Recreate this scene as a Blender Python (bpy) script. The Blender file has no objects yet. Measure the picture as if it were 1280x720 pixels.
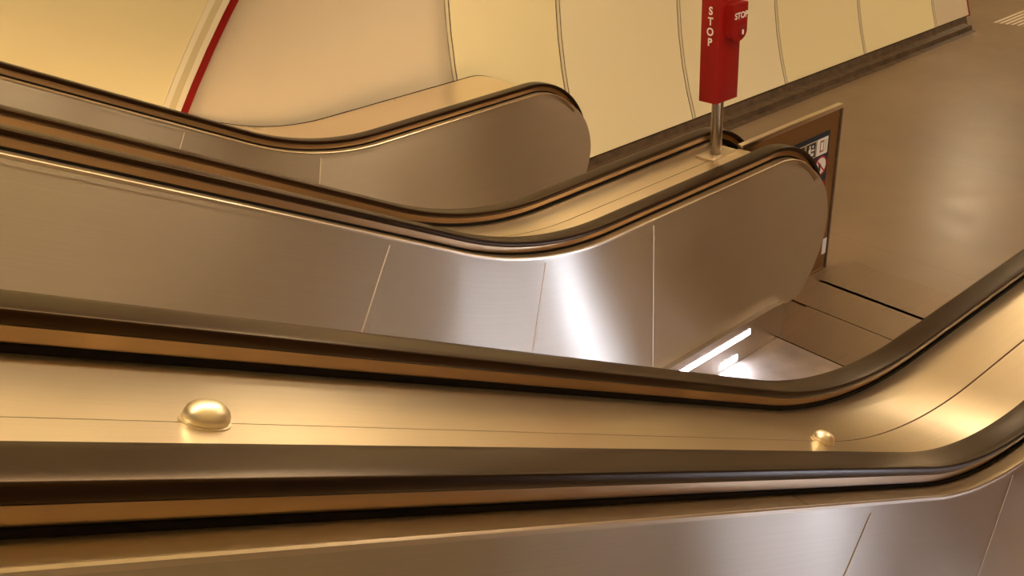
import bpy, bmesh, math, random
from mathutils import Vector, Matrix
random.seed(7)
C = bpy.context.scene.collection
PI = math.pi

# ------------------------------------------------------------------ measures
A30 = math.radians(30)
CA, SA = math.cos(A30), math.sin(A30)
ZR = 0.994            # top of the level handrail above the lower landing
RF = 1.375            # transition radius of the handrail
XE, RN = 3.233, 0.4265
XB = 1.84
CAMZ = 2.45
UP = 5.2              # length of incline that is built
Y_E, Y_D, Y_C, Y_B, Y_A = 3.970, 2.678, 2.294, 1.040, 0.656
Y_Z = Y_A - 1.254
GAP_BA = (Y_A + Y_B) / 2
GAP_CD = (Y_C + Y_D) / 2

# ------------------------------------------------------------------ materials
def nodes(name):
    m = bpy.data.materials.new(name); m.use_nodes = True
    nt = m.node_tree; b = nt.nodes['Principled BSDF']
    return m, nt, b

def plain(name, col, rough=0.5, metal=0.0, spec=0.5, coat=0.0, bump=0.0, bscale=60, var=0.0, vscale=3.0):
    m, nt, b = nodes(name)
    b.inputs['Base Color'].default_value = (*col, 1)
    b.inputs['Roughness'].default_value = rough
    b.inputs['Metallic'].default_value = metal
    b.inputs['Specular IOR Level'].default_value = spec
    b.inputs['Coat Weight'].default_value = coat
    tc = nt.nodes.new('ShaderNodeTexCoord')
    if var:
        n = nt.nodes.new('ShaderNodeTexNoise'); n.inputs['Scale'].default_value = vscale; n.inputs['Detail'].default_value = 5
        nt.links.new(tc.outputs['Object'], n.inputs['Vector'])
        r = nt.nodes.new('ShaderNodeValToRGB')
        r.color_ramp.elements[0].position = 0.3; r.color_ramp.elements[1].position = 0.7
        r.color_ramp.elements[0].color = (*[c * (1 - var) for c in col], 1)
        r.color_ramp.elements[1].color = (*[min(1, c * (1 + var)) for c in col], 1)
        nt.links.new(n.outputs['Fac'], r.inputs['Fac']); nt.links.new(r.outputs['Color'], b.inputs['Base Color'])
    if bump:
        n = nt.nodes.new('ShaderNodeTexNoise'); n.inputs['Scale'].default_value = bscale; n.inputs['Detail'].default_value = 6
        nt.links.new(tc.outputs['Object'], n.inputs['Vector'])
        bp = nt.nodes.new('ShaderNodeBump'); bp.inputs['Strength'].default_value = bump; bp.inputs['Distance'].default_value = 0.002
        nt.links.new(n.outputs['Fac'], bp.inputs['Height']); nt.links.new(bp.outputs['Normal'], b.inputs['Normal'])
    return m

def steel(name, col, rough=0.3, aniso=0.8, streak=0.04):
    """brushed stainless steel, grain along U of the UV map"""
    m, nt, b = nodes(name)
    b.inputs['Metallic'].default_value = 1.0
    b.inputs['Anisotropic'].default_value = aniso
    b.inputs['Anisotropic Rotation'].default_value = 0.25
    tn = nt.nodes.new('ShaderNodeTangent'); tn.direction_type = 'UV_MAP'; tn.uv_map = 'UVMap'
    nt.links.new(tn.outputs['Tangent'], b.inputs['Tangent'])
    uv = nt.nodes.new('ShaderNodeUVMap'); uv.uv_map = 'UVMap'
    mp = nt.nodes.new('ShaderNodeMapping'); mp.inputs['Scale'].default_value = (1.2, 420, 1)
    n = nt.nodes.new('ShaderNodeTexNoise'); n.inputs['Scale'].default_value = 1.0; n.inputs['Detail'].default_value = 3
    nt.links.new(uv.outputs['UV'], mp.inputs['Vector']); nt.links.new(mp.outputs['Vector'], n.inputs['Vector'])
    n2 = nt.nodes.new('ShaderNodeTexNoise'); n2.inputs['Scale'].default_value = 2.6; n2.inputs['Detail'].default_value = 3
    nt.links.new(uv.outputs['UV'], n2.inputs['Vector'])
    mr = nt.nodes.new('ShaderNodeMapRange'); mr.inputs['To Min'].default_value = rough - 0.04; mr.inputs['To Max'].default_value = rough + 0.06
    nt.links.new(n2.outputs['Fac'], mr.inputs['Value']); nt.links.new(mr.outputs['Result'], b.inputs['Roughness'])
    r = nt.nodes.new('ShaderNodeValToRGB')
    r.color_ramp.elements[0].color = (*[c * (1 - streak) for c in col], 1); r.color_ramp.elements[0].position = 0.3
    r.color_ramp.elements[1].color = (*[min(1, c * (1 + streak)) for c in col], 1); r.color_ramp.elements[1].position = 0.7
    nt.links.new(n.outputs['Fac'], r.inputs['Fac']); nt.links.new(r.outputs['Color'], b.inputs['Base Color'])
    return m

def glow(name, col, strength):
    m, nt, b = nodes(name)
    b.inputs['Base Color'].default_value = (*col, 1)
    b.inputs['Emission Color'].default_value = (*col, 1)
    b.inputs['Emission Strength'].default_value = strength
    return m

M = {}
M['rubber'] = plain('handrail rubber', (0.010, 0.0042, 0.002), 0.30, spec=0.36)
M['rubber'].node_tree.nodes['Principled BSDF'].inputs['Specular Tint'].default_value = (1.0, 0.62, 0.34, 1)
M['gap'] = plain('dark gap', (0.006, 0.004, 0.003), 0.7, spec=0.1)
M['deck'] = steel('deck steel', (0.86, 0.74, 0.58), 0.28, 0.55)
M['guide'] = steel('guide steel', (0.46, 0.32, 0.19), 0.30, 0.5)
M['groove_shade'] = plain('brown groove shade', (0.06, 0.030, 0.014), 0.7, spec=0.2)
M['ledge'] = steel('ledge steel', (0.74, 0.60, 0.43), 0.36, 0.3)
M['panel'] = steel('panel steel', (0.57, 0.50, 0.415), 0.35, 1.0)
M['edge'] = steel('polished edge steel', (0.70, 0.60, 0.48), 0.28, 0.3)
M['bead'] = plain('pale joint bead', (0.80, 0.70, 0.60), 0.4)
M['skirt'] = steel('skirt steel', (0.55, 0.50, 0.45), 0.24, 0.5)
M['plate'] = steel('landing plate steel', (0.23, 0.17, 0.125), 0.42, 0.6, .25)
M['combplate'] = plain('ribbed comb plate', (0.32, 0.25, 0.20), 0.45, 0.7, var=.2, vscale=9)
M['step'] = plain('step aluminium', (0.42, 0.38, 0.35), 0.5, 0.3)
M['stud'] = plain('cast steel', (0.88, 0.78, 0.60), 0.38, 1.0, bump=0.25, bscale=40)
M['pole'] = plain('pole steel', (0.55, 0.48, 0.40), 0.26, 1.0)
M['red'] = plain('red lacquer', (0.29, 0.006, 0.004), 0.42, spec=0.4)
M['darkred'] = plain('dark red plastic', (0.22, 0.008, 0.008), 0.45)
M['stripe'] = plain('red stripe', (0.24, 0.004, 0.003), 0.55, spec=0.2)
M['white'] = plain('white lettering', (0.85, 0.80, 0.74), 0.5)
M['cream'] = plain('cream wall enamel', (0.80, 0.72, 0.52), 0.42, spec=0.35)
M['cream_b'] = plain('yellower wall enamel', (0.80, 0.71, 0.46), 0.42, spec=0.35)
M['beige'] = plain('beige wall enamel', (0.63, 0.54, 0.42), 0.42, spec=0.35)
M['joint'] = plain('joint strip', (0.66, 0.58, 0.42), 0.5)
M['joint_dark'] = plain('joint shadow gap', (0.10, 0.055, 0.03), 0.7)
M['olive'] = plain('olive frame', (0.60, 0.52, 0.33), 0.5)
M['creamtrim'] = plain('cream frame', (0.80, 0.74, 0.60), 0.4)
M['concrete'] = plain('stained plinth', (0.075, 0.044, 0.025), 0.62, var=0.45, vscale=14, bump=0.4, bscale=30)
M['ceil'] = plain('ceiling enamel', (0.80, 0.73, 0.56), 0.6)
M['tactile'] = plain('pale tactile rib', (0.62, 0.52, 0.40), 0.6)
M['navy'] = plain('navy sign', (0.010, 0.022, 0.045), 0.4)
M['signdark'] = plain('black sign field', (0.02, 0.016, 0.015), 0.4)
M['signbrown'] = plain('brown pictogram', (0.30, 0.16, 0.05), 0.5)
M['signred'] = plain('sign red', (0.42, 0.02, 0.015), 0.4)
M['led'] = glow('cool LED strip', (0.74, 0.81, 1.0), 54)
M['comblight'] = glow('cool comb lamp', (0.64, 0.76, 1.0), 220)
M['reflect_dark'] = plain('dark reflected wall', (0.15, 0.072, 0.032), 0.5)  # invented dark colour for the unseen near wall, so newel panels reflect brown
M['lamp'] = glow('warm ceiling tube', (1.0, 0.785, 0.50), 29)
M['lampbody'] = plain('lamp housing', (0.5, 0.48, 0.44), 0.5)

def floor_mat():
    m, nt, b = nodes('polished stone floor')
    tc = nt.nodes.new('ShaderNodeTexCoord')
    n = nt.nodes.new('ShaderNodeTexNoise'); n.inputs['Scale'].default_value = 1.3; n.inputs['Detail'].default_value = 6
    nt.links.new(tc.outputs['Object'], n.inputs['Vector'])
    r = nt.nodes.new('ShaderNodeValToRGB')
    r.color_ramp.elements[0].position = 0.3; r.color_ramp.elements[0].color = (0.15, 0.098, 0.064, 1)
    r.color_ramp.elements[1].position = 0.75; r.color_ramp.elements[1].color = (0.20, 0.132, 0.086, 1)
    nt.links.new(n.outputs['Fac'], r.inputs['Fac'])
    # thin joints between the slabs
    br = nt.nodes.new('ShaderNodeTexBrick'); br.offset = 0.0
    br.inputs['Scale'].default_value = 1.0; br.inputs['Brick Width'].default_value = 40.0; br.inputs['Row Height'].default_value = 1.55
    br.inputs['Mortar Size'].default_value = 0.004; br.inputs['Mortar Smooth'].default_value = 0.3
    br.inputs['Color1'].default_value = (1, 1, 1, 1); br.inputs['Color2'].default_value = (0.93, 0.93, 0.93, 1); br.inputs['Mortar'].default_value = (0.55, 0.5, 0.45, 1)
    mp = nt.nodes.new('ShaderNodeMapping'); mp.inputs['Rotation'].default_value = (0, 0, PI / 2); mp.inputs['Location'].default_value = (7.3, 4.77, 0)
    nt.links.new(tc.outputs['Object'], mp.inputs['Vector']); nt.links.new(mp.outputs['Vector'], br.inputs['Vector'])
    mx = nt.nodes.new('ShaderNodeMixRGB'); mx.blend_type = 'MULTIPLY'; mx.inputs['Fac'].default_value = 0.5
    nt.links.new(r.outputs['Color'], mx.inputs['Color1']); nt.links.new(br.outputs['Color'], mx.inputs['Color2'])
    nt.links.new(mx.outputs['Color'], b.inputs['Base Color'])
    n2 = nt.nodes.new('ShaderNodeTexNoise'); n2.inputs['Scale'].default_value = 5; n2.inputs['Detail'].default_value = 8
    nt.links.new(tc.outputs['Object'], n2.inputs['Vector'])
    mr = nt.nodes.new('ShaderNodeMapRange'); mr.inputs['To Min'].default_value = 0.26; mr.inputs['To Max'].default_value = 0.40
    nt.links.new(n2.outputs['Fac'], mr.inputs['Value']); nt.links.new(mr.outputs['Result'], b.inputs['Roughness'])
    b.inputs['Specular IOR Level'].default_value = 0.55
    return m
M['floor'] = floor_mat()

# ------------------------------------------------------------------ helpers
def obj(name, verts, faces, mat, parent=None, uvs=None, smooth=False, loc=None):
    me = bpy.data.meshes.new(name)
    if loc is not None: verts = [(v[0] - loc[0], v[1] - loc[1], v[2] - loc[2]) for v in verts]
    me.from_pydata([tuple(v) for v in verts], [], faces)
    lay = me.uv_layers.new(name='UVMap')
    for p in me.polygons:
        p.use_smooth = smooth
        for li in p.loop_indices:
            vi = me.loops[li].vertex_index
            if uvs is not None: lay.data[li].uv = uvs[vi]
            else:
                v = me.vertices[vi].co; lay.data[li].uv = (v.x, v.y + v.z * 0.7)
    bm = bmesh.new(); bm.from_mesh(me); bmesh.ops.recalc_face_normals(bm, faces=bm.faces); bm.to_mesh(me); bm.free()
    me.materials.append(mat)
    o = bpy.data.objects.new(name, me); C.objects.link(o)
    if loc is not None: o.location = loc
    if parent is not None:
        o.parent = parent
        o.matrix_parent_inverse = Matrix.Identity(4)
        if loc is None: o.location = -parent_loc(parent)
        else: o.location = Vector(loc) - parent_loc(parent)
    return o

def parent_loc(p):
    l = Vector(p.location); q = p.parent
    while q is not None: l = l + Vector(q.location); q = q.parent
    return l

def flat_shade(o, ang=35):
    me = o.data
    for p in me.polygons: p.use_smooth = True
    bm = bmesh.new(); bm.from_mesh(me)
    for e in bm.edges:
        if len(e.link_faces) == 2 and e.calc_face_angle(0) > math.radians(ang): e.smooth = False
    bm.to_mesh(me); bm.free()
    return o

def thing(name, label, cat, loc, group=None):
    o = bpy.data.objects.new(name, None); o.empty_display_size = 0.1; C.objects.link(o)
    o.location = loc; o['label'] = label; o['category'] = cat
    if group: o['group'] = group
    return o

def tag(o, label, cat, group=None):
    o['label'] = label; o['category'] = cat
    if group: o['group'] = group
    return o

def struct(o):
    o['kind'] = 'structure'; return o

def box_data(x0, x1, y0, y1, z0, z1):
    v = [(x, y, z) for x in (x0, x1) for y in (y0, y1) for z in (z0, z1)]
    f = [(0, 1, 3, 2), (4, 6, 7, 5), (0, 4, 5, 1), (2, 3, 7, 6), (0, 2, 6, 4), (1, 5, 7, 3)]
    return v, f

def box(name, x0, x1, y0, y1, z0, z1, mat, parent=None, bev=0.0):
    v, f = box_data(x0, x1, y0, y1, z0, z1)
    loc = ((x0 + x1) / 2, (y0 + y1) / 2, z0)
    o = obj(name, v, f, mat, parent, loc=loc)
    if bev:
        bm = bmesh.new(); bm.from_mesh(o.data)
        bmesh.ops.bevel(bm, geom=list(bm.edges), offset=bev, segments=2, affect='EDGES', profile=0.5)
        bm.to_mesh(o.data); bm.free(); flat_shade(o, 40)
    return o

# stations of the handrail path: (x, z, nx, nz) where n points 'up' (outwards), plus arc length
def stations(dx=0.0, up=UP, newel=PI * 0.98, s_from=None, x_to=None):
    T = RF * math.tan(A30 / 2); cx, cz = XB + T + dx, ZR + RF
    st = []
    k = 26
    for i in range(k):
        u = up * (1 - i / k)
        st.append((cx - RF * SA - u * CA, cz - RF * CA + u * SA, SA, CA, u + RF * A30, 'i'))
    for i in range(25):
        a = A30 * (1 - i / 24)
        st.append((cx - RF * math.sin(a), cz - RF * math.cos(a), math.sin(a), math.cos(a), RF * a, 'c'))
    xe = XE + dx
    for i in range(1, 13):
        x = cx + (xe - cx) * i / 12
        st.append((x, ZR, 0, 1, cx - x, 'h'))
    if newel:
        m = 32
        for i in range(1, m + 1):
            a = newel * i / m
            st.append((xe + RN * math.sin(a), ZR - RN + RN * math.cos(a), math.sin(a), math.cos(a), cx - xe - RN * a, 'n'))
    return st

def sweep(name, prof, st, mat, parent, closed=True, smooth=True, ang=30, caps=True):
    """prof: (dy, out) points; y = dy, offset = out along the outward normal"""
    n = len(prof); V = []; U = []
    acc = [0]
    for i in range(1, n): acc.append(acc[-1] + math.hypot(prof[i][0] - prof[i - 1][0], prof[i][1] - prof[i - 1][1]))
    for s in st:
        for j, (y, o) in enumerate(prof):
            V.append((s[0] + s[2] * o, y, s[1] + s[3] * o)); U.append((s[4], acc[j]))
    F = []
    m = n if closed else n - 1
    for i in range(len(st) - 1):
        for j in range(m):
            a, b = i * n + j, i * n + (j + 1) % n
            F.append((a, b, b + n, a + n))
    if closed and caps:
        F.append(tuple(range(n - 1, -1, -1))); F.append(tuple((len(st) - 1) * n + j for j in range(n)))
    o = obj(name, V, F, mat, parent, uvs=U)
    if smooth: flat_shade(o, ang)
    return o

def rail_profile(y):
    # C shaped rubber band, top at 0, lips curling in below
    w = 0.0345
    p = [(-w + .0030, -.0004), (-w * .5, .0006), (0, .0010), (w * .5, .0006), (w - .0030, -.0004),
         (w - .0009, -.0013), (w, -.0034), (w, -.0100), (w - .0005, -.0175), (w - .003, -.0205), (w - .012, -.0210), (w - .013, -.016),
         (-w + .013, -.016), (-w + .012, -.0210), (-w + .003, -.0205), (-w + .0005, -.0175), (-w, -.0100), (-w, -.0034), (-w + .0009, -.0013)]
    return [(y + a, b) for a, b in p]

def rect(y0, y1, o0, o1): return [(y0, o0), (y1, o0), (y1, o1), (y0, o1)]

SEAM_S = None
def split(st, cuts):
    """cut the station list at the given arc values (descending), duplicating the nearest station"""
    out = []; cur = []
    cuts = list(cuts)
    for s in st:
        while cuts and s[4] <= cuts[0]:
            p = cur[-1]; t = (p[4] - cuts[0]) / max(1e-9, p[4] - s[4])
            q = tuple(p[i] + (s[i] - p[i]) * t for i in range(5)) + (s[5],)
            cur.append(q); out.append(cur); cur = [q]; cuts.pop(0)
        cur.append(s)
    out.append(cur)
    return out

ZB = 0.19    # height of the skirt top on the landing
def panel_bottom(s, dx):
    """point under a panel station along its own normal, on the skirt-top curve"""
    if s[5] == 'n': return None
    o = -(ZR - ZB)
    return (s[0] + s[2] * o, s[1] + s[3] * o)

TOPO = -0.053
NEWEL_R = ((0, .374), (45, .374), (62, .394), (75, .413), (97, .434), (122, .444), (148, .472))
def newel_r(d):
    for (a0, r0), (a1, r1) in zip(NEWEL_R, NEWEL_R[1:]):
        if d <= a1: return r0 + (r1 - r0) * (d - a0) / (a1 - a0)
    return NEWEL_R[-1][1]

def panel_piece(name, st, yf, yb, mat, parent, dx):
    """balustrade panel between stations, front at yf, back at yb; the last one carries the rounded newel end"""
    V = []; U = []; F = []
    K = 6
    T = XB + RF * math.tan(A30 / 2) + dx
    body = [s for s in st if s[5] != 'n']
    hasn = len(body) < len(st)
    tops = []; bots = []
    for s in body:
        tops.append((s[0] + s[2] * TOPO, s[1] + s[3] * TOPO)); bots.append(panel_bottom(s, dx))
    if hasn:
        cx, cz = XE + dx, ZR - RN
        rim = []
        for k in range(1, 41):
            d = 148 * k / 40; r = newel_r(d); a = math.radians(d)
            rim.append((cx + r * math.sin(a), cz + r * math.cos(a)))
        rim += [(3.452 + dx, .159), (3.405 + dx, .157), (3.330 + dx, .160), (3.328 + dx, ZB)]
        loop = tops + rim + bots[::-1]
        V = [(x, yf, z) for x, z in loop]; U = [(x - T, z) for x, z in loop]
        F.append(tuple(range(len(loop))))
        L = len(loop); idx = list(range(L))
    else:
        for s, t, b in zip(body, tops, bots):
            for k in range(K + 1):
                q = k / K
                V.append((t[0] + (b[0] - t[0]) * q, yf, t[1] + (b[1] - t[1]) * q)); U.append((-s[4], ZR + TOPO - q * .75))
        for i in range(len(body) - 1):
            for k in range(K):
                a = i * (K + 1) + k
                F.append((a, a + 1, a + K + 2, a + K + 1))
        idx = [i * (K + 1) for i in range(len(body))] + [i * (K + 1) + K for i in range(len(body))][::-1]
        L = len(idx)
    base = len(V)
    for vi in idx:
        V.append((V[vi][0], yb, V[vi][2])); U.append(U[vi])
    for i in range(L):
        j = (i + 1) % L
        F.append((idx[i], idx[j], base + j, base + i))
    o = obj(name, V, F, mat, parent, uvs=U)
    return flat_shade(o, 30)

def cut_range(st, a, b):
    """stations with arc value between a (high) and b (low), small gap trimmed by caller"""
    out = []
    prev = None
    def lerp(p, q, v):
        t = (p[4] - v) / (p[4] - q[4])
        return tuple(p[i] + (q[i] - p[i]) * t for i in range(5)) + (q[5],)
    for s in st:
        if prev is not None:
            if prev[4] > a > s[4]: out.append(lerp(prev, s, a))
            if prev[4] > b > s[4] and s[4] < b and prev[4] > b:
                if not (out and abs(out[-1][4] - b) < 1e-9): out.append(lerp(prev, s, b))
        if a >= s[4] >= b: out.append(s)
        prev = s
    return out

def build_escalator(name, label, y_near, y_far, dx, out_near, out_far, seams, group, lamps=True):
    """y_near/y_far: handrail centre lines; out_near/out_far: outer edges of the deck on each side"""
    root = thing(name, label, 'escalator', (XE + dx, (y_near + y_far) / 2, 0), group)
    st = stations(dx)
    st_deck = [s for s in st if s[5] != 'n']
    for side, yr, outer in ((1, y_far, out_far), (-1, y_near, out_near)):
        # side = +1: inside of the escalator is towards -y
        ins = -side
        sweep('handrail', rail_profile(yr), st, M['rubber'], root, ang=50)
        g = sweep('handrail_guide', rect(yr - .022, yr + .022, -.0435, -.0165), st, M['guide'], root)
        sweep('shadow_gap', rect(yr - .0262, yr + .0262, -.058, -.0437), st, M['gap'], g)
        # inner deck ledge with its rounded lip
        e = yr + ins * .062
        a, b = sorted((e, yr + ins * .0265))
        pieces = [(99, 1.28), (1.276, -1.2), (-1.2, -9)] if side == 1 else [(99, -9)]
        stn = stations(dx, newel=PI * .31)
        for hi, lo in pieces:
            seg = cut_range(stn, hi, lo)
            if len(seg) < 2: continue
            sweep('inner_ledge', rect(a, b, -.060, -.051), seg, M['ledge'], root)
        lip = [(e + ins * .0005, -.0518), (e + ins * .0026, -.0535), (e + ins * .0026, -.060), (e - ins * .002, -.060), (e - ins * .002, -.0512), (e - ins * .0007, -.0510)]
        sweep('ledge_lip', lip, stn, M['edge'], root)
        # top moulding of the panel
        sweep('panel_moulding', rect(*sorted((e + ins * .0015, e - ins * .012)), -.076, -.0605), stn, M['panel'], root)
        # outer deck
        o0, o1 = sorted((yr - ins * .0265, outer))
        sd = cut_range([s for s in stations(dx, newel=PI * .5)], 99, (st_deck[-1][4] - .04) if abs(outer - yr) < .3 else st_deck[-1][4] - .42)
        dk = sweep('deck_cover', rect(o0, o1, -.066, -.054), sd, M['deck'], root)
        if abs(outer - yr) > .3:
            sweep('edge_seal', rect(outer - .004, outer + .006, -.070, -.0525), sd, M['gap'], dk)
        # the outside cladding hanging from the deck on the outermost side only
        # balustrade panels
        yf = yr + ins * .062; yb = yf - ins * .025
        cuts = [99] + list(seams) + [-99]
        for i in range(len(cuts) - 1):
            seg = cut_range(st, cuts[i] - .0015, cuts[i + 1] + .0015)
            if len(seg) > 1: panel_piece('balustrade_panel', seg, yf, yb, M['panel'], root, dx)
        for sv in seams:
            seg = cut_range(st, sv + .0022, sv - .0022)
            s0 = seg[0]; s1 = seg[-1]
            vs = []
            for s in (s0, s1):
                t = (s[0] + s[2] * -.078, s[1] + s[3] * -.078); b_ = panel_bottom(s, dx)
                vs += [(t[0], yf + ins * .0012, t[1]), (b_[0], yf + ins * .0012, b_[1]), (t[0], yf - ins * .004, t[1]), (b_[0], yf - ins * .004, b_[1])]
            obj('joint_bead', vs, [(0, 1, 5, 4), (2, 6, 7, 3), (0, 2, 3, 1), (4, 5, 7, 6), (0, 4, 6, 2), (1, 3, 7, 5)], M['bead'], root)
        # skirt
        ys = yr + ins * .089
        V = []; U = []; F = []
        sk = cut_range([s for s in st_deck], 99, st_deck[-1][4] - .0) 
        rows = []
        for s in sk:
            tp = panel_bottom(s, dx)
            dn = .38 if s[5] != 'h' else .19
            if s[5] == 'c':
                dn = .19 + .19 * min(1, s[4] / (RF * A30))
            rows.append(((tp[0], tp[1] + .012), (tp[0] - s[2] * dn, tp[1] - s[3] * dn), s[4]))
        rows.append(((3.325 + dx, ZB + .005), (3.325 + dx, 0.0), rows[-1][2] - .09))
        for (t, b_, u) in rows:
            for y in (ys, yf - ins * .02):
                V.append((t[0], y, t[1])); U.append((u, t[1]))
                V.append((b_[0], y, max(b_[1], 0.0) if t[0] > 2.2 else b_[1])); U.append((u, b_[1]))
        for i in range(len(rows) - 1):
            a = i * 4
            F += [(a, a + 1, a + 5, a + 4), (a + 2, a + 6, a + 7, a + 3), (a, a + 4, a + 6, a + 2), (a + 1, a + 3, a + 7, a + 5)]
        F += [(0, 2, 3, 1), (len(V) - 4, len(V) - 3, len(V) - 1, len(V) - 2)]
        flat_shade(obj('skirt_panel', V, F, M['skirt'], root, uvs=U), 30)
        # LED strip in the skirt beside the comb
        yl0, yl1 = sorted((ys + ins * .0015, ys - ins * .004))
        if not lamps: continue
        led = box('light_strip', 2.15 + dx, 3.06 + dx, yl0, yl1, .130, .158, M['led'], root)
        box('comb_lamp', 2.850 + dx, 2.970 + dx, yl0, yl1, .022, .054, M['comblight'], root)['label'] = 'bright square white lamp low in the skirt'
        led['label'] = 'glowing white light strip in the skirt'
    # outer cladding of the free outer sides
    if abs(out_near - y_near) > .3 or abs(out_far - y_far) > .3:
        pass
    # landing plates and comb, resting on the landing floor
    a, b = y_near + .0895, y_far - .0895
    cb = box('comb_plate', 2.62 + dx, 3.287 + dx, a, b, .0005, .008, M['combplate'], root)
    # comb teeth
    V = []; F = []
    nt = 60
    for i in range(nt):
        y = a + .02 + (b - a - .04) * i / (nt - 1)
        v, f = box_data(2.54 + dx, 2.62 + dx, y - .0025, y + .0025, .0, .006)
        F += [tuple(q + len(V) for q in ff) for ff in f]; V += v
    tt = obj('comb_teeth', V, F, M['step'], cb)
    box('landing_plate', 3.295 + dx, 3.645 + dx, a - .08, b + .08, .0005, .008, M['plate'], root)
    box('landing_plate', 3.651 + dx, 3.938 + dx, a - .19, b + .19, .0005, .008, M['plate'], root)
    box('landing_plate', 3.915 + dx, 4.250 + dx, a - .19, b + .19, .0005, .008, M['plate'], root)
    # steps
    for i in range(13):
        # step tread front edge positions run up the incline
        x1 = 2.55 + dx - .4 * i
        rise = 0.0 if i < 2 else (i - 2 + .45) * .4 * math.tan(A30) if i > 2 else .10
        if x1 - .4 < -2.6: break
        z = -.012 + rise
        V = []; F = []
        v, f = box_data(x1 - .398, x1, a + .006, b - .006, z - .03, z - .008); V += v; F += f
        for k in range(40):                                    # tread cleats
            y = a + .012 + (b - a - .024) * k / 39
            v, f = box_data(x1 - .398, x1, y - .005, y + .005, z - .008, z); F += [tuple(q + len(V) for q in ff) for ff in f]; V += v
        v, f = box_data(x1 - .02, x1 - .002, a + .006, b - .006, z - .235, z - .03); F += [tuple(q + len(V) for q in ff) for ff in f]; V += v
        obj('step', V, F, M['step'], root)
    return root

SEAMS = (0.62 + .36, RF * math.radians(14), -0.21)
# arc value of the incline seam: s = 1.64 along the incline, measured from the tangent point
def s_of_incline(s):
    T = RF * math.tan(A30 / 2); cx, cz = XB + T, ZR + RF
    px, pz = cx - RF * SA, cz - RF * CA
    s0 = px * CA - (pz - CAMZ) * SA
    return RF * A30 + (s0 - s)
SEAMS = (s_of_incline(1.652), RF * math.radians(14.5), -(2.415 - XB - RF * math.tan(A30 / 2)))
GRP = 'parallel escalators meeting the lower landing'
esc3 = build_escalator('escalator', 'far escalator beside the yellow wall, its low balustrade ending below the wall panels', Y_D, Y_E, -.013, GAP_CD + .0024, 4.54, SEAMS[:2], GRP, False)
esc2 = build_escalator('escalator', 'middle escalator with the large steel side panel and white light strip at its foot', Y_B, Y_C, 0, GAP_BA + .0024, GAP_CD - .0024, SEAMS, GRP)
esc1 = build_escalator('escalator', 'nearest escalator, its handrail and steel side panel running along the bottom of the view', Y_Z, Y_A, .003, Y_Z - .25, GAP_BA - .0024, (SEAMS[0], RF * math.radians(12.5), SEAMS[2]), GRP)

# dark strips imitating the shade in the joint between two neighbouring decks, carried by the middle escalator
for gy in (GAP_BA, GAP_CD):
    sq = cut_range([s for s in stations(0) if s[5] != 'n'], 99, -(XE - XB - RF * math.tan(A30 / 2)) + .05)
    o_ = sweep('deck_groove_shade', rect(gy - .0023, gy + .0023, -.066, -.0545), sq, M['groove_shade'], None)
    o_.parent = esc2; o_.location = -Vector(esc2.location)
# ------------------------------------------------------------------ domed studs on the decks
def path_point(x):
    """height of the deck surface at x, and its normal"""
    best = None
    for s in stations():
        px, pz = s[0] - s[2] * .054, s[1] - s[3] * .054
        if best is None or abs(px - x) < best[0]: best = (abs(px - x), px, pz, s[2], s[3])
    _, px, pz, nx, nz = best
    return Vector((x, 0, pz - (x - px) * nx / nz)), (nx, nz)

def stud(x, y, label):
    p, (nx, nz) = path_point(x)
    t = thing('anti_slide_stud', label, 'stud', (x, y, p.z), 'domed studs on the nearest deck')
    t.rotation_euler = (0, math.atan2(nx, nz), 0)
    def lathe(nm, prof, mat):
        V = []; F = []; n = 36
        for (r, h) in prof:
            for k in range(n):
                a = 2 * PI * k / n
                # slightly elongated along the escalator, flattened flank facing up the slope
                V.append((r * math.cos(a) * .98, r * math.sin(a) * .86, h))
        for i in range(len(prof) - 1):
            for k in range(n):
                F.append((i * n + k, i * n + (k + 1) % n, (i + 1) * n + (k + 1) % n, (i + 1) * n + k))
        F.append(tuple(range((len(prof) - 1) * n, len(prof) * n))); F.append(tuple(range(n - 1, -1, -1)))
        me = bpy.data.meshes.new(nm); me.from_pydata(V, [], F); lay = me.uv_layers.new(name='UVMap')
        me.materials.append(mat); o = bpy.data.objects.new(nm, me); C.objects.link(o); o.parent = t
        bm = bmesh.new(); bm.from_mesh(me); bmesh.ops.recalc_face_normals(bm, faces=bm.faces); bm.to_mesh(me); bm.free()
        return flat_shade(o, 50)
    lathe('base_ring', [(.029, 0.0), (.030, .0015), (.0295, .0035), (.0268, .0040)], M['stud'])
    lathe('dome', [(.0262, .0041), (.0272, .007), (.0268, .011), (.0245, .0165), (.020, .021), (.013, .0245), (.006, .0258), (.001, .0261)], M['stud'])
stud(.205, GAP_BA + .001, 'domed steel stud on the nearest deck seam, the one higher up the slope')
stud(1.466, GAP_BA - .002, 'domed steel stud on the nearest deck near the bend at the foot of the slope')

# ------------------------------------------------------------------ stop post
def text_mesh(name, s, size, mat, parent, mtx, extrude=.0008):
    cu = bpy.data.curves.new(name, 'FONT'); cu.body = s; cu.size = size; cu.extrude = extrude
    cu.align_x = 'CENTER'; cu.align_y = 'CENTER'
    cu.offset = size * .024
    to = bpy.data.objects.new(name + '_tmp', cu); C.objects.link(to)
    bpy.context.view_layer.update()
    dg = bpy.context.evaluated_depsgraph_get()
    me = bpy.data.meshes.new_from_object(to.evaluated_get(dg)); me.name = name
    bpy.data.objects.remove(to); me.materials.clear(); me.materials.append(mat)
    o = bpy.data.objects.new(name, me); C.objects.link(o); o.parent = parent
    o.matrix_local = mtx
    return o

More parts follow.
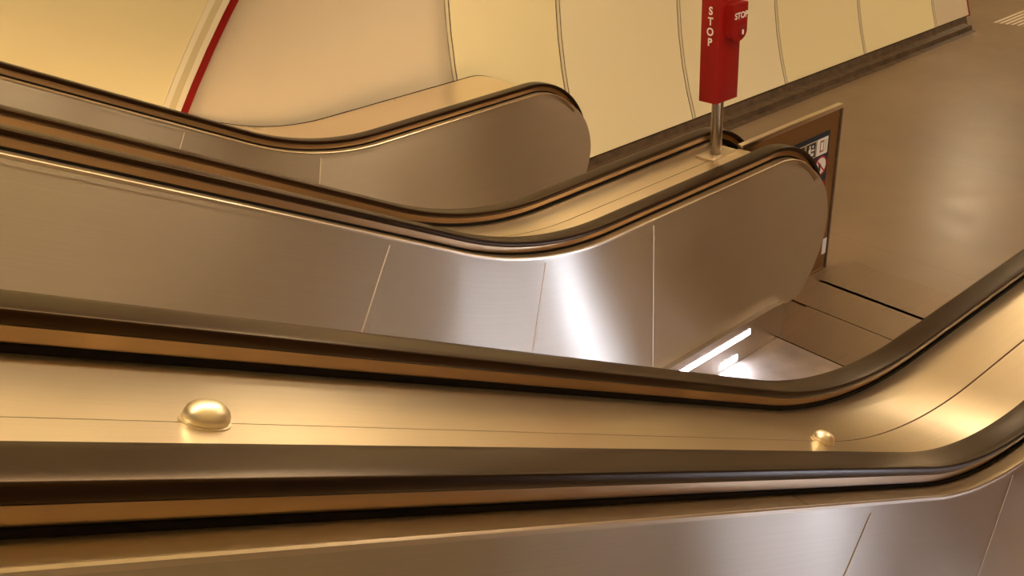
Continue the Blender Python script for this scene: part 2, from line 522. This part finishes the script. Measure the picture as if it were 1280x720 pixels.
PX, PY = 3.130, 2.510
ZD = ZR - .054
post = thing('emergency_stop_post', 'red stop post on a steel pole standing on the deck before the yellow wall', 'stop post', (PX, PY, ZD))
rot = 0.0
post.rotation_euler = (0, 0, rot)
def pbox(name, x0, x1, y0, y1, z0, z1, mat, bev=0, parent=None, base=(0, 0, 0)):
    v, f = box_data(x0, x1, y0, y1, z0, z1)
    me = bpy.data.meshes.new(name); me.from_pydata(v, [], f); me.uv_layers.new(name='UVMap'); me.materials.append(mat)
    bm = bmesh.new(); bm.from_mesh(me)
    bmesh.ops.recalc_face_normals(bm, faces=bm.faces)
    if bev: bmesh.ops.bevel(bm, geom=list(bm.edges), offset=bev, segments=2, affect='EDGES', profile=0.5)
    bm.to_mesh(me); bm.free()
    o = bpy.data.objects.new(name, me); C.objects.link(o); o.parent = parent or post
    return flat_shade(o, 40)
bp_ = pbox('base_plate', -.078, .078, -.052, .052, 0, .009, M['edge'], .002)
def cyl_mesh(name, r, z0, z1, mat, parent, n=28, cx=0, cy=0):
    V = []; F = []
    for z in (z0, z1):
        for k in range(n): V.append((cx + r * math.cos(2 * PI * k / n), cy + r * math.sin(2 * PI * k / n), z))
    for k in range(n): F.append((k, (k + 1) % n, n + (k + 1) % n, n + k))
    F.append(tuple(range(n - 1, -1, -1))); F.append(tuple(range(n, 2 * n)))
    me = bpy.data.meshes.new(name); me.from_pydata(V, [], F); me.uv_layers.new(name='UVMap'); me.materials.append(mat)
    o = bpy.data.objects.new(name, me); C.objects.link(o); o.parent = parent
    return flat_shade(o, 50)
cyl_mesh('pole', .0265, .009, .27, M['pole'], post)
HB = ZD
hs = pbox('housing', -.058, .090, -.036, .061, 1.200 - HB, 1.78 - HB, M['red'], .0025)
# vertical STOP lettering on the face towards the escalator's upper end (-x)
for i, ch in enumerate('STOP'):
    z = 1.600 - .0440 * i - HB
    m = Matrix.Translation((-.0582, .010, z)) @ Matrix.Rotation(-PI / 2, 4, 'Z') @ Matrix.Rotation(PI / 2, 4, 'X')
    text_mesh('letter', ch, .046, M['white'], hs, m)
def button_box(side):
    # rounded-bottom switch box with a flip cover, on the -y or +y face
    y0 = -.036 if side < 0 else .061
    d = -.034 if side < 0 else .030
    V = []; pts = []
    hw = .056; zt = 1.625 - HB; zb = 1.470 - HB
    pts = [(-hw, zt), (hw, zt)]
    for k in range(0, 13):
        a = PI * k / 12
        pts.append((hw * math.cos(a), zb + .034 - .040 * math.sin(a)))
    n = len(pts)
    cx = .040
    V = [(cx + p[0], y0, p[1]) for p in pts] + [(cx + p[0] * .94, y0 + d, p[1]) for p in pts]
    F = [tuple(range(n)), tuple(range(2 * n - 1, n - 1, -1))] + [(i, (i + 1) % n, n + (i + 1) % n, n + i) for i in range(n)]
    me = bpy.data.meshes.new('button_box'); me.from_pydata(V, [], F); me.uv_layers.new(name='UVMap'); me.materials.append(M['red'])
    bm = bmesh.new(); bm.from_mesh(me); bmesh.ops.recalc_face_normals(bm, faces=bm.faces)
    bmesh.ops.bevel(bm, geom=[e for e in bm.edges if e.calc_face_angle(0) > .6], offset=.003, segments=2, affect='EDGES'); bm.to_mesh(me); bm.free()
    o = bpy.data.objects.new('button_box', me); C.objects.link(o); o.parent = post
    flat_shade(o, 40)
    yy = y0 + d
    if side < 0:
        m = Matrix.Translation((cx + .006, yy - .0006, 1.573 - HB)) @ Matrix.Rotation(PI / 2, 4, 'X')
        text_mesh('letter', 'STOP', .036, M['white'], o, m, .0005)
        pbox('recess', cx - .006, cx + .030, yy - .0012, yy + .002, 1.482 - HB, 1.530 - HB, M['darkred'], .001, o)
        pbox('key_tab', cx + .014, cx + .019, yy - .008, yy - .001, 1.492 - HB, 1.512 - HB, M['white'], .0008, o)
    return o
button_box(-1); button_box(1)

# ------------------------------------------------------------------ barrier between the escalators, with its sign
bar = thing('barrier_panel', 'low steel barrier past the post, carrying a navy safety sign', 'barrier', (3.7, GAP_CD, .0))
BX0, BX1 = 3.29, 4.085
box('panel', BX0, BX1, GAP_CD - .012, GAP_CD + .012, .012, .930, M['guide'], bar)
box('top_rail', BX0 - .012, BX1 + .006, GAP_CD - .016, GAP_CD + .016, .930, .955, M['edge'], bar, .003)
box('end_trim', BX1 - .004, BX1 + .012, GAP_CD - .016, GAP_CD + .016, .0, .929, M['joint_dark'], bar)
box('foot_strip', BX0, BX1 - .005, GAP_CD - .015, GAP_CD + .015, .0, .0115, M['guide'], bar)
yb = GAP_CD - .0125
tagp = box('floor_sticker', BX1 - .045, BX1 - .008, yb - .0012, yb, .098, .193, M['white'], bar)
sgn = thing('safety_sign', 'navy safety sign with white pictograms and a red circle, on the steel barrier', 'sign', (3.80, yb, .5))
box('sign_board', 3.60, 3.998, yb - .003, yb, .470, .838, M['navy'], sgn)
ys_ = yb - .0032
def sbox(nm, x0, x1, z0, z1, mat, k=1): return box(nm, x0, x1, ys_ - .0006 * k, ys_ - .0006 * (k - 1), z0, z1, mat, sgn)
# upper row of framed pictogram fields
sbox('field_frame', 3.888, 3.985, .720, .811, M['white'])
sbox('pictogram', 3.916, 3.950, .735, .798, M['signbrown'], 2)
sbox('pictogram', 3.923, 3.943, .745, .788, M['white'], 3)
sbox('pictogram', 3.960, 3.972, .735, .798, M['joint'], 2)
sbox('field_frame', 3.790, 3.882, .720, .811, M['joint'])
sbox('field', 3.796, 3.877, .726, .806, M['signdark'], 2)
for (x0, x1, z0, z1) in ((3.820, 3.832, .782, .797), (3.816, 3.838, .754, .779), (3.846, 3.858, .780, .793), (3.834, 3.862, .736, .752), (3.843, 3.867, .762, .771)):
    sbox('pictogram', x0, x1, z0, z1, M['white'], 3)
sbox('field_frame', 3.692, 3.784, .720, .811, M['joint'])
sbox('field', 3.698, 3.779, .726, .806, M['signdark'], 2)
def disc(nm, cx, cz, r, r0, mat, k):
    n = 32; V = []; F = []
    y1, y0 = ys_ - .0006 * k, ys_ - .0006 * (k - 1)
    for y in (y0, y1):
        for rr in (r, r0):
            for i in range(n): V.append((cx + rr * math.cos(2 * PI * i / n), y, cz + rr * math.sin(2 * PI * i / n)))
    for i in range(n):
        j = (i + 1) % n
        F += [(2 * n + i, 2 * n + j, 3 * n + j, 3 * n + i), (i, j, 2 * n + j, 2 * n + i), (n + i, 3 * n + i, 3 * n + j, n + j), (i, n + i, n + j, j)]
    return obj(nm, V, F, mat, sgn)
disc('prohibition_disc', 3.938, 0.656, .050, .001, M['white'], 1)
disc('prohibition_ring', 3.938, 0.656, .056, .046, M['signred'], 2)
v = []
for (a, b) in ((-.034, .028), (-.028, .034), (.034, -.028), (.028, -.034)):
    v.append((3.938 + a, ys_ - .0018, 0.656 + b)); v.append((3.938 + a, ys_ - .0012, 0.656 + b))
obj('prohibition_bar', v, [(0, 2, 4, 6), (1, 7, 5, 3), (0, 1, 3, 2), (2, 3, 5, 4), (4, 5, 7, 6), (6, 7, 1, 0)], M['signred'], sgn)
sbox('pictogram', 3.918, 3.936, .628, .672, M['joint_dark'], 4)
sbox('red_strip', 3.60, 3.998, .47, .563, M['signred'])

# ------------------------------------------------------------------ tunnel walls
TY, TZ, TR = 1.658, CAMZ - 1.25, 3.05
def arc_pts(n0, n1, k):   # angles from the horizontal, wall side positive
    return [n0 + (n1 - n0) * i / k for i in range(k + 1)]
def tun(ang): return TY + TR * math.cos(ang), TZ + TR * math.sin(ang)
ANG0 = math.asin((.125 - TZ) / TR)       # lower edge of the panels
SEX = [3.215, 4.13, 5.345, 6.545, 7.755, 9.025, 9.68]
def tunnel_piece(name, x0, x1, a0, a1, mat, parent, thick=.03, k=20, radd=0.0):
    V = []; F = []; R0 = TR + radd; R1 = R0 + thick
    for x in (x0, x1):
        for R in (R0, R1):
            for a in arc_pts(a0, a1, k): V.append((x, TY + R * math.cos(a), TZ + R * math.sin(a)))
    n = k + 1
    for i in range(k):
        F += [(i, i + 1, 2 * n + i + 1, 2 * n + i), (n + i, 3 * n + i, 3 * n + i + 1, n + i + 1), (i, n + i, n + i + 1, i + 1), (2 * n + i, 2 * n + i + 1, 3 * n + i + 1, 3 * n + i)]
    F += [(0, 2 * n, 3 * n, n), (k, n + k, 3 * n + k, 2 * n + k)]
    return flat_shade(obj(name, V, F, mat, parent), 25)
ANG1 = math.radians(62)
wall = thing('wall_back', '', '', (6.4, TY + TR, 0)); 
for kk in ('label', 'category'): del wall[kk]
struct(wall)
for i in range(len(SEX) - 1):
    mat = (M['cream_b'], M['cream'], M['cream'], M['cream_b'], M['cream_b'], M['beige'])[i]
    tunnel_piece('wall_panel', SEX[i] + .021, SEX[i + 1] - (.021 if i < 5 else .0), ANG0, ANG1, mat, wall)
for x in SEX[:-1]:
    j = tunnel_piece('joint_strip', x - .011, x + .011, ANG0, ANG1, M['joint'], wall, .03, radd=-.001)
    tunnel_piece('joint_gap', x - .024, x + .024, ANG0 + .001, ANG1, M['joint_dark'], j, .02, radd=.004)
tunnel_piece('trim_3', SEX[-1] + .001, SEX[-1] + .022, ANG0 - .004, ANG1, M['darkred'], None, .04, radd=-.004)['kind'] = 'structure'
# solid wall behind the panels
bk = tunnel_piece('backing', 3.0, SEX[-1], math.radians(-23.3), ANG1, M['joint_dark'], wall, .12, radd=.032)

# plinth under the panels
PR = [(4.62, .118), (4.50, .112), (4.485, .066), (4.400, .056), (4.392, .012), (4.340, .000), (4.340, -.02), (4.62, -.02)]
V = []; F = []; n = len(PR); xs = [3.2 + (9.55 - 3.2) * i / 30 for i in range(31)]
for x in xs:
    for (y, z) in PR: V.append((x, y, z))
for i in range(30):
    for j in range(n):
        a, b = i * n + j, i * n + (j + 1) % n
        F.append((a, b, b + n, a + n))
F += [tuple(range(n)), tuple(range(30 * n + n - 1, 30 * n - 1, -1))]
struct(obj('baseboard_back', V, F, M['concrete']))

# inclined tunnel lining, a cylinder whose axis follows the slope
NC, RI = -1.042, 2.935
def inc(s, ang, R):
    y = 1.66 + R * math.cos(ang); nn = NC + R * math.sin(ang)
    return (s * CA + nn * SA, y, -s * SA + nn * CA + CAMZ)
def incl_piece(name, s0, s1, a0, a1, mat, parent, R0=RI, thick=.03, k=44):
    V = []; F = []
    for s in (s0, s1):
        for R in (R0, R0 + thick):
            for a in arc_pts(a0, a1, k): V.append(inc(s, a, R))
    n = k + 1
    for i in range(k):
        F += [(i, i + 1, 2 * n + i + 1, 2 * n + i), (n + i, 3 * n + i, 3 * n + i + 1, n + i + 1), (i, n + i, n + i + 1, i + 1), (2 * n + i, 2 * n + i + 1, 3 * n + i + 1, 3 * n + i)]
    F += [(0, 2 * n, 3 * n, n), (k, n + k, 3 * n + k, 2 * n + k)]
    return flat_shade(obj(name, V, F, mat, parent), 25)
IA0, IA1 = math.radians(4), math.radians(176)
SR = 1.85
lin = thing('wall_slope', '', '', (0, 4.5, 2.0))
for kk in ('label', 'category'): del lin[kk]
struct(lin)
incl_piece('wall_panel', -1.0, SR - .0905, IA0, IA1, M['cream_b'], lin)
incl_piece('wall_panel', -3.4, -1.02, IA0, IA1, M['cream_b'], lin)
incl_piece('trim_1', SR - .090, SR, IA0, IA1, M['creamtrim'], None, RI - .004, .04)['kind'] = 'structure'
t1 = bpy.data.objects['trim_1']
incl_piece('frame_groove', SR - .062, SR - .030, IA0, IA1, M['olive'], t1, RI - .0052, .004)
incl_piece('trim_2', SR + .0005, SR + .037, IA0, IA1, M['stripe'], None, RI - .006, .042)['kind'] = 'structure'

# transition shell from the ring to the first vertical joint, and round overhead
V = []; F = []; k = 50; L = 8
angs = arc_pts(math.radians(-14), math.radians(194), k)
s_r = SR + .038
for l in range(L + 1):
    q = l / L
    for a in angs:
        # ring point
        ai = math.radians(4) + (a - math.radians(-14)) / math.radians(208) * math.radians(172)
        p0 = Vector(inc(s_r, ai, RI + .012 + .01)); y1, z1 = tun(a); p1 = Vector((SEX[0] - .016, y1, z1))
        w = q ** .8
        V.append(tuple(p0.lerp(p1, w)))
n = k + 1
for l in range(L):
    for i in range(k): F.append((l * n + i, l * n + i + 1, (l + 1) * n + i + 1, (l + 1) * n + i))
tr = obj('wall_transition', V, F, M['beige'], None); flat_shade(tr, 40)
sol = tr.modifiers.new('thick', 'SOLIDIFY'); sol.thickness = .03; sol.offset = 1
struct(tr)
# horizontal tunnel: crown and the near side wall
struct(tunnel_piece('ceiling', SEX[0], SEX[-1], ANG1 + .002, math.radians(118), M['ceil'], None, .05))
struct(tunnel_piece('wall_front', SEX[0], SEX[-1], math.radians(118.1), math.radians(180) - ANG0, M['reflect_dark'], None, .05))

# ------------------------------------------------------------------ floor and the hall beyond
struct(box('floor', 2.53, 16.0, -5.0, 9.5, -.12, 0.0, M['floor']))
# tunnel head walls up to the hall
def head_wall(name, y0, y1, x):
    v, f = box_data(x, x + .12, y0, y1, 0, 4.4); return struct(obj(name, v, f, M['cream']))
head_wall('wall_head', 4.74, 9.5, 9.72)
head_wall('wall_head_front', -5.0, -1.42, 9.72)
struct(box('ceiling_hall', 9.72, 16.0, -5.0, 9.5, 4.4, 4.5, M['ceil']))
struct(box('wall_right', 16.0, 16.1, -5.0, 9.5, 0, 4.4, M['cream']))
struct(box('wall_hall_back', 9.85, 16.0, 9.5, 9.6, 0, 4.4, M['cream']))
struct(box('wall_hall_front', 9.85, 16.0, -5.1, -5.0, 0, 4.4, M['cream']))

# tactile guidance fields in the hall floor
def tactile(x0, y0, n, w, label, pitch=.0598):
    t = thing('tactile_strip', label, 'tactile paving', (x0 + w / 2, y0, 0.0), 'ribbed guidance strips in the floor')
    for i in range(n):
        y = y0 - i * pitch
        box('rib', x0, x0 + w, y - .014, y + .014, 0.0, .005, M['tactile'], t, .0015)
tactile(9.985, 4.365, 9, 1.05, 'pale ribbed guidance strip in the floor beyond the wall end')
tactile(11.15, 4.667, 4, .9, 'pale ribbed guidance strip at the far right, behind the longer one', .0598)

# ------------------------------------------------------------------ luminaires
def luminaire(x0, x1, y, z, label, tilt=0.0, w=.16):
    L = x1 - x0
    t = thing('ceiling_light', label, 'ceiling light', ((x0 + x1) / 2, y, z), 'tunnel ceiling lights')
    t.rotation_euler = (0, tilt, 0)
    pbox('housing', -L / 2, L / 2, -w / 4, w / 4, 0, .05, M['lampbody'], .004, t)
    pbox('diffuser', -L / 2 + .02, L / 2 - .02, -w / 2 + .004, w / 2 - .004, -.10, -.0005, M['lamp'], .004, t)
    for xx in (-L * .35, L * .35):
        cyl_mesh('hanger', .008, .05, .35, M['lampbody'], t, 12, xx, 0)
lum = [  # unseen lamps added to brighten the landing, placed clear of deck reflections
 (2.75, 3.85, 3.2, 3.40), (8.4, 9.5, 2.6, 3.60),
]
for (a, b, y, z), w_ in zip(lum, ('broad added fill light above the bend of the far escalator', 'broad added fill light above the far end of the landing')): luminaire(a, b, y, z, w_, 0, .40 if a < 5 else .26)
for a, b, w_ in ((3.6, 5.8, 'slim added fill light above the newel of the nearest escalator'), (6.6, 8.8, 'slim added fill light above the near side of the far landing')): luminaire(a, b, .25, 3.45, w_, 0, .105)  # unseen slim lamps added to lift the landing wall and newel panels
for s, w_ in ((-1.6, 'sloping ceiling light above the upper part of the slope'), (.9, 'sloping ceiling light above the foot of the slope')):
    p = inc(s, PI / 2, RI - .42)
    luminaire(p[0] - 1.1, p[0] + 1.1, 1.66, p[2], w_, A30)
luminaire(11.4, 13.0, 5.4, 3.55, 'hall ceiling light over the floor past the wall end', 0, .4)
luminaire(11.4, 13.0, 0.5, 3.55, 'hall ceiling light on the near side of the hall', 0, .4)

# ------------------------------------------------------------------ world, camera, view
w = bpy.data.worlds.new('World'); bpy.context.scene.world = w; w.use_nodes = True
w.node_tree.nodes['Background'].inputs['Color'].default_value = (1.0, .74, .46, 1)
w.node_tree.nodes['Background'].inputs['Strength'].default_value = 0.03

cam = bpy.data.cameras.new('camera'); co = bpy.data.objects.new('camera', cam); C.objects.link(co)
RX = Vector((0.77284319, -0.63067949, -0.07040449))
RY = Vector((-0.35150246, -0.33306429, -0.87493668))
RZ = Vector((0.52835539, 0.7009362, -0.47909186))
# rows above are the image x (right), y (down) and viewing axes in world coordinates
mw = Matrix((( RX.x, -RY.x, -RZ.x, 0), (RX.y, -RY.y, -RZ.y, 0), (RX.z, -RY.z, -RZ.z, CAMZ), (0, 0, 0, 1)))
co.matrix_world = mw
cam.sensor_width = 36; cam.lens = 1117.26 / 1280 * 36; cam.clip_start = .02; cam.clip_end = 60
sc = bpy.context.scene; sc.camera = co
sc.view_settings.view_transform = 'Standard'; sc.view_settings.look = 'None'
sc.view_settings.gamma = 1; sc.view_settings.exposure = 0.0; sc.view_settings.use_curve_mapping = False
sc.cycles.max_bounces = 10; sc.cycles.glossy_bounces = 6; sc.cycles.diffuse_bounces = 5
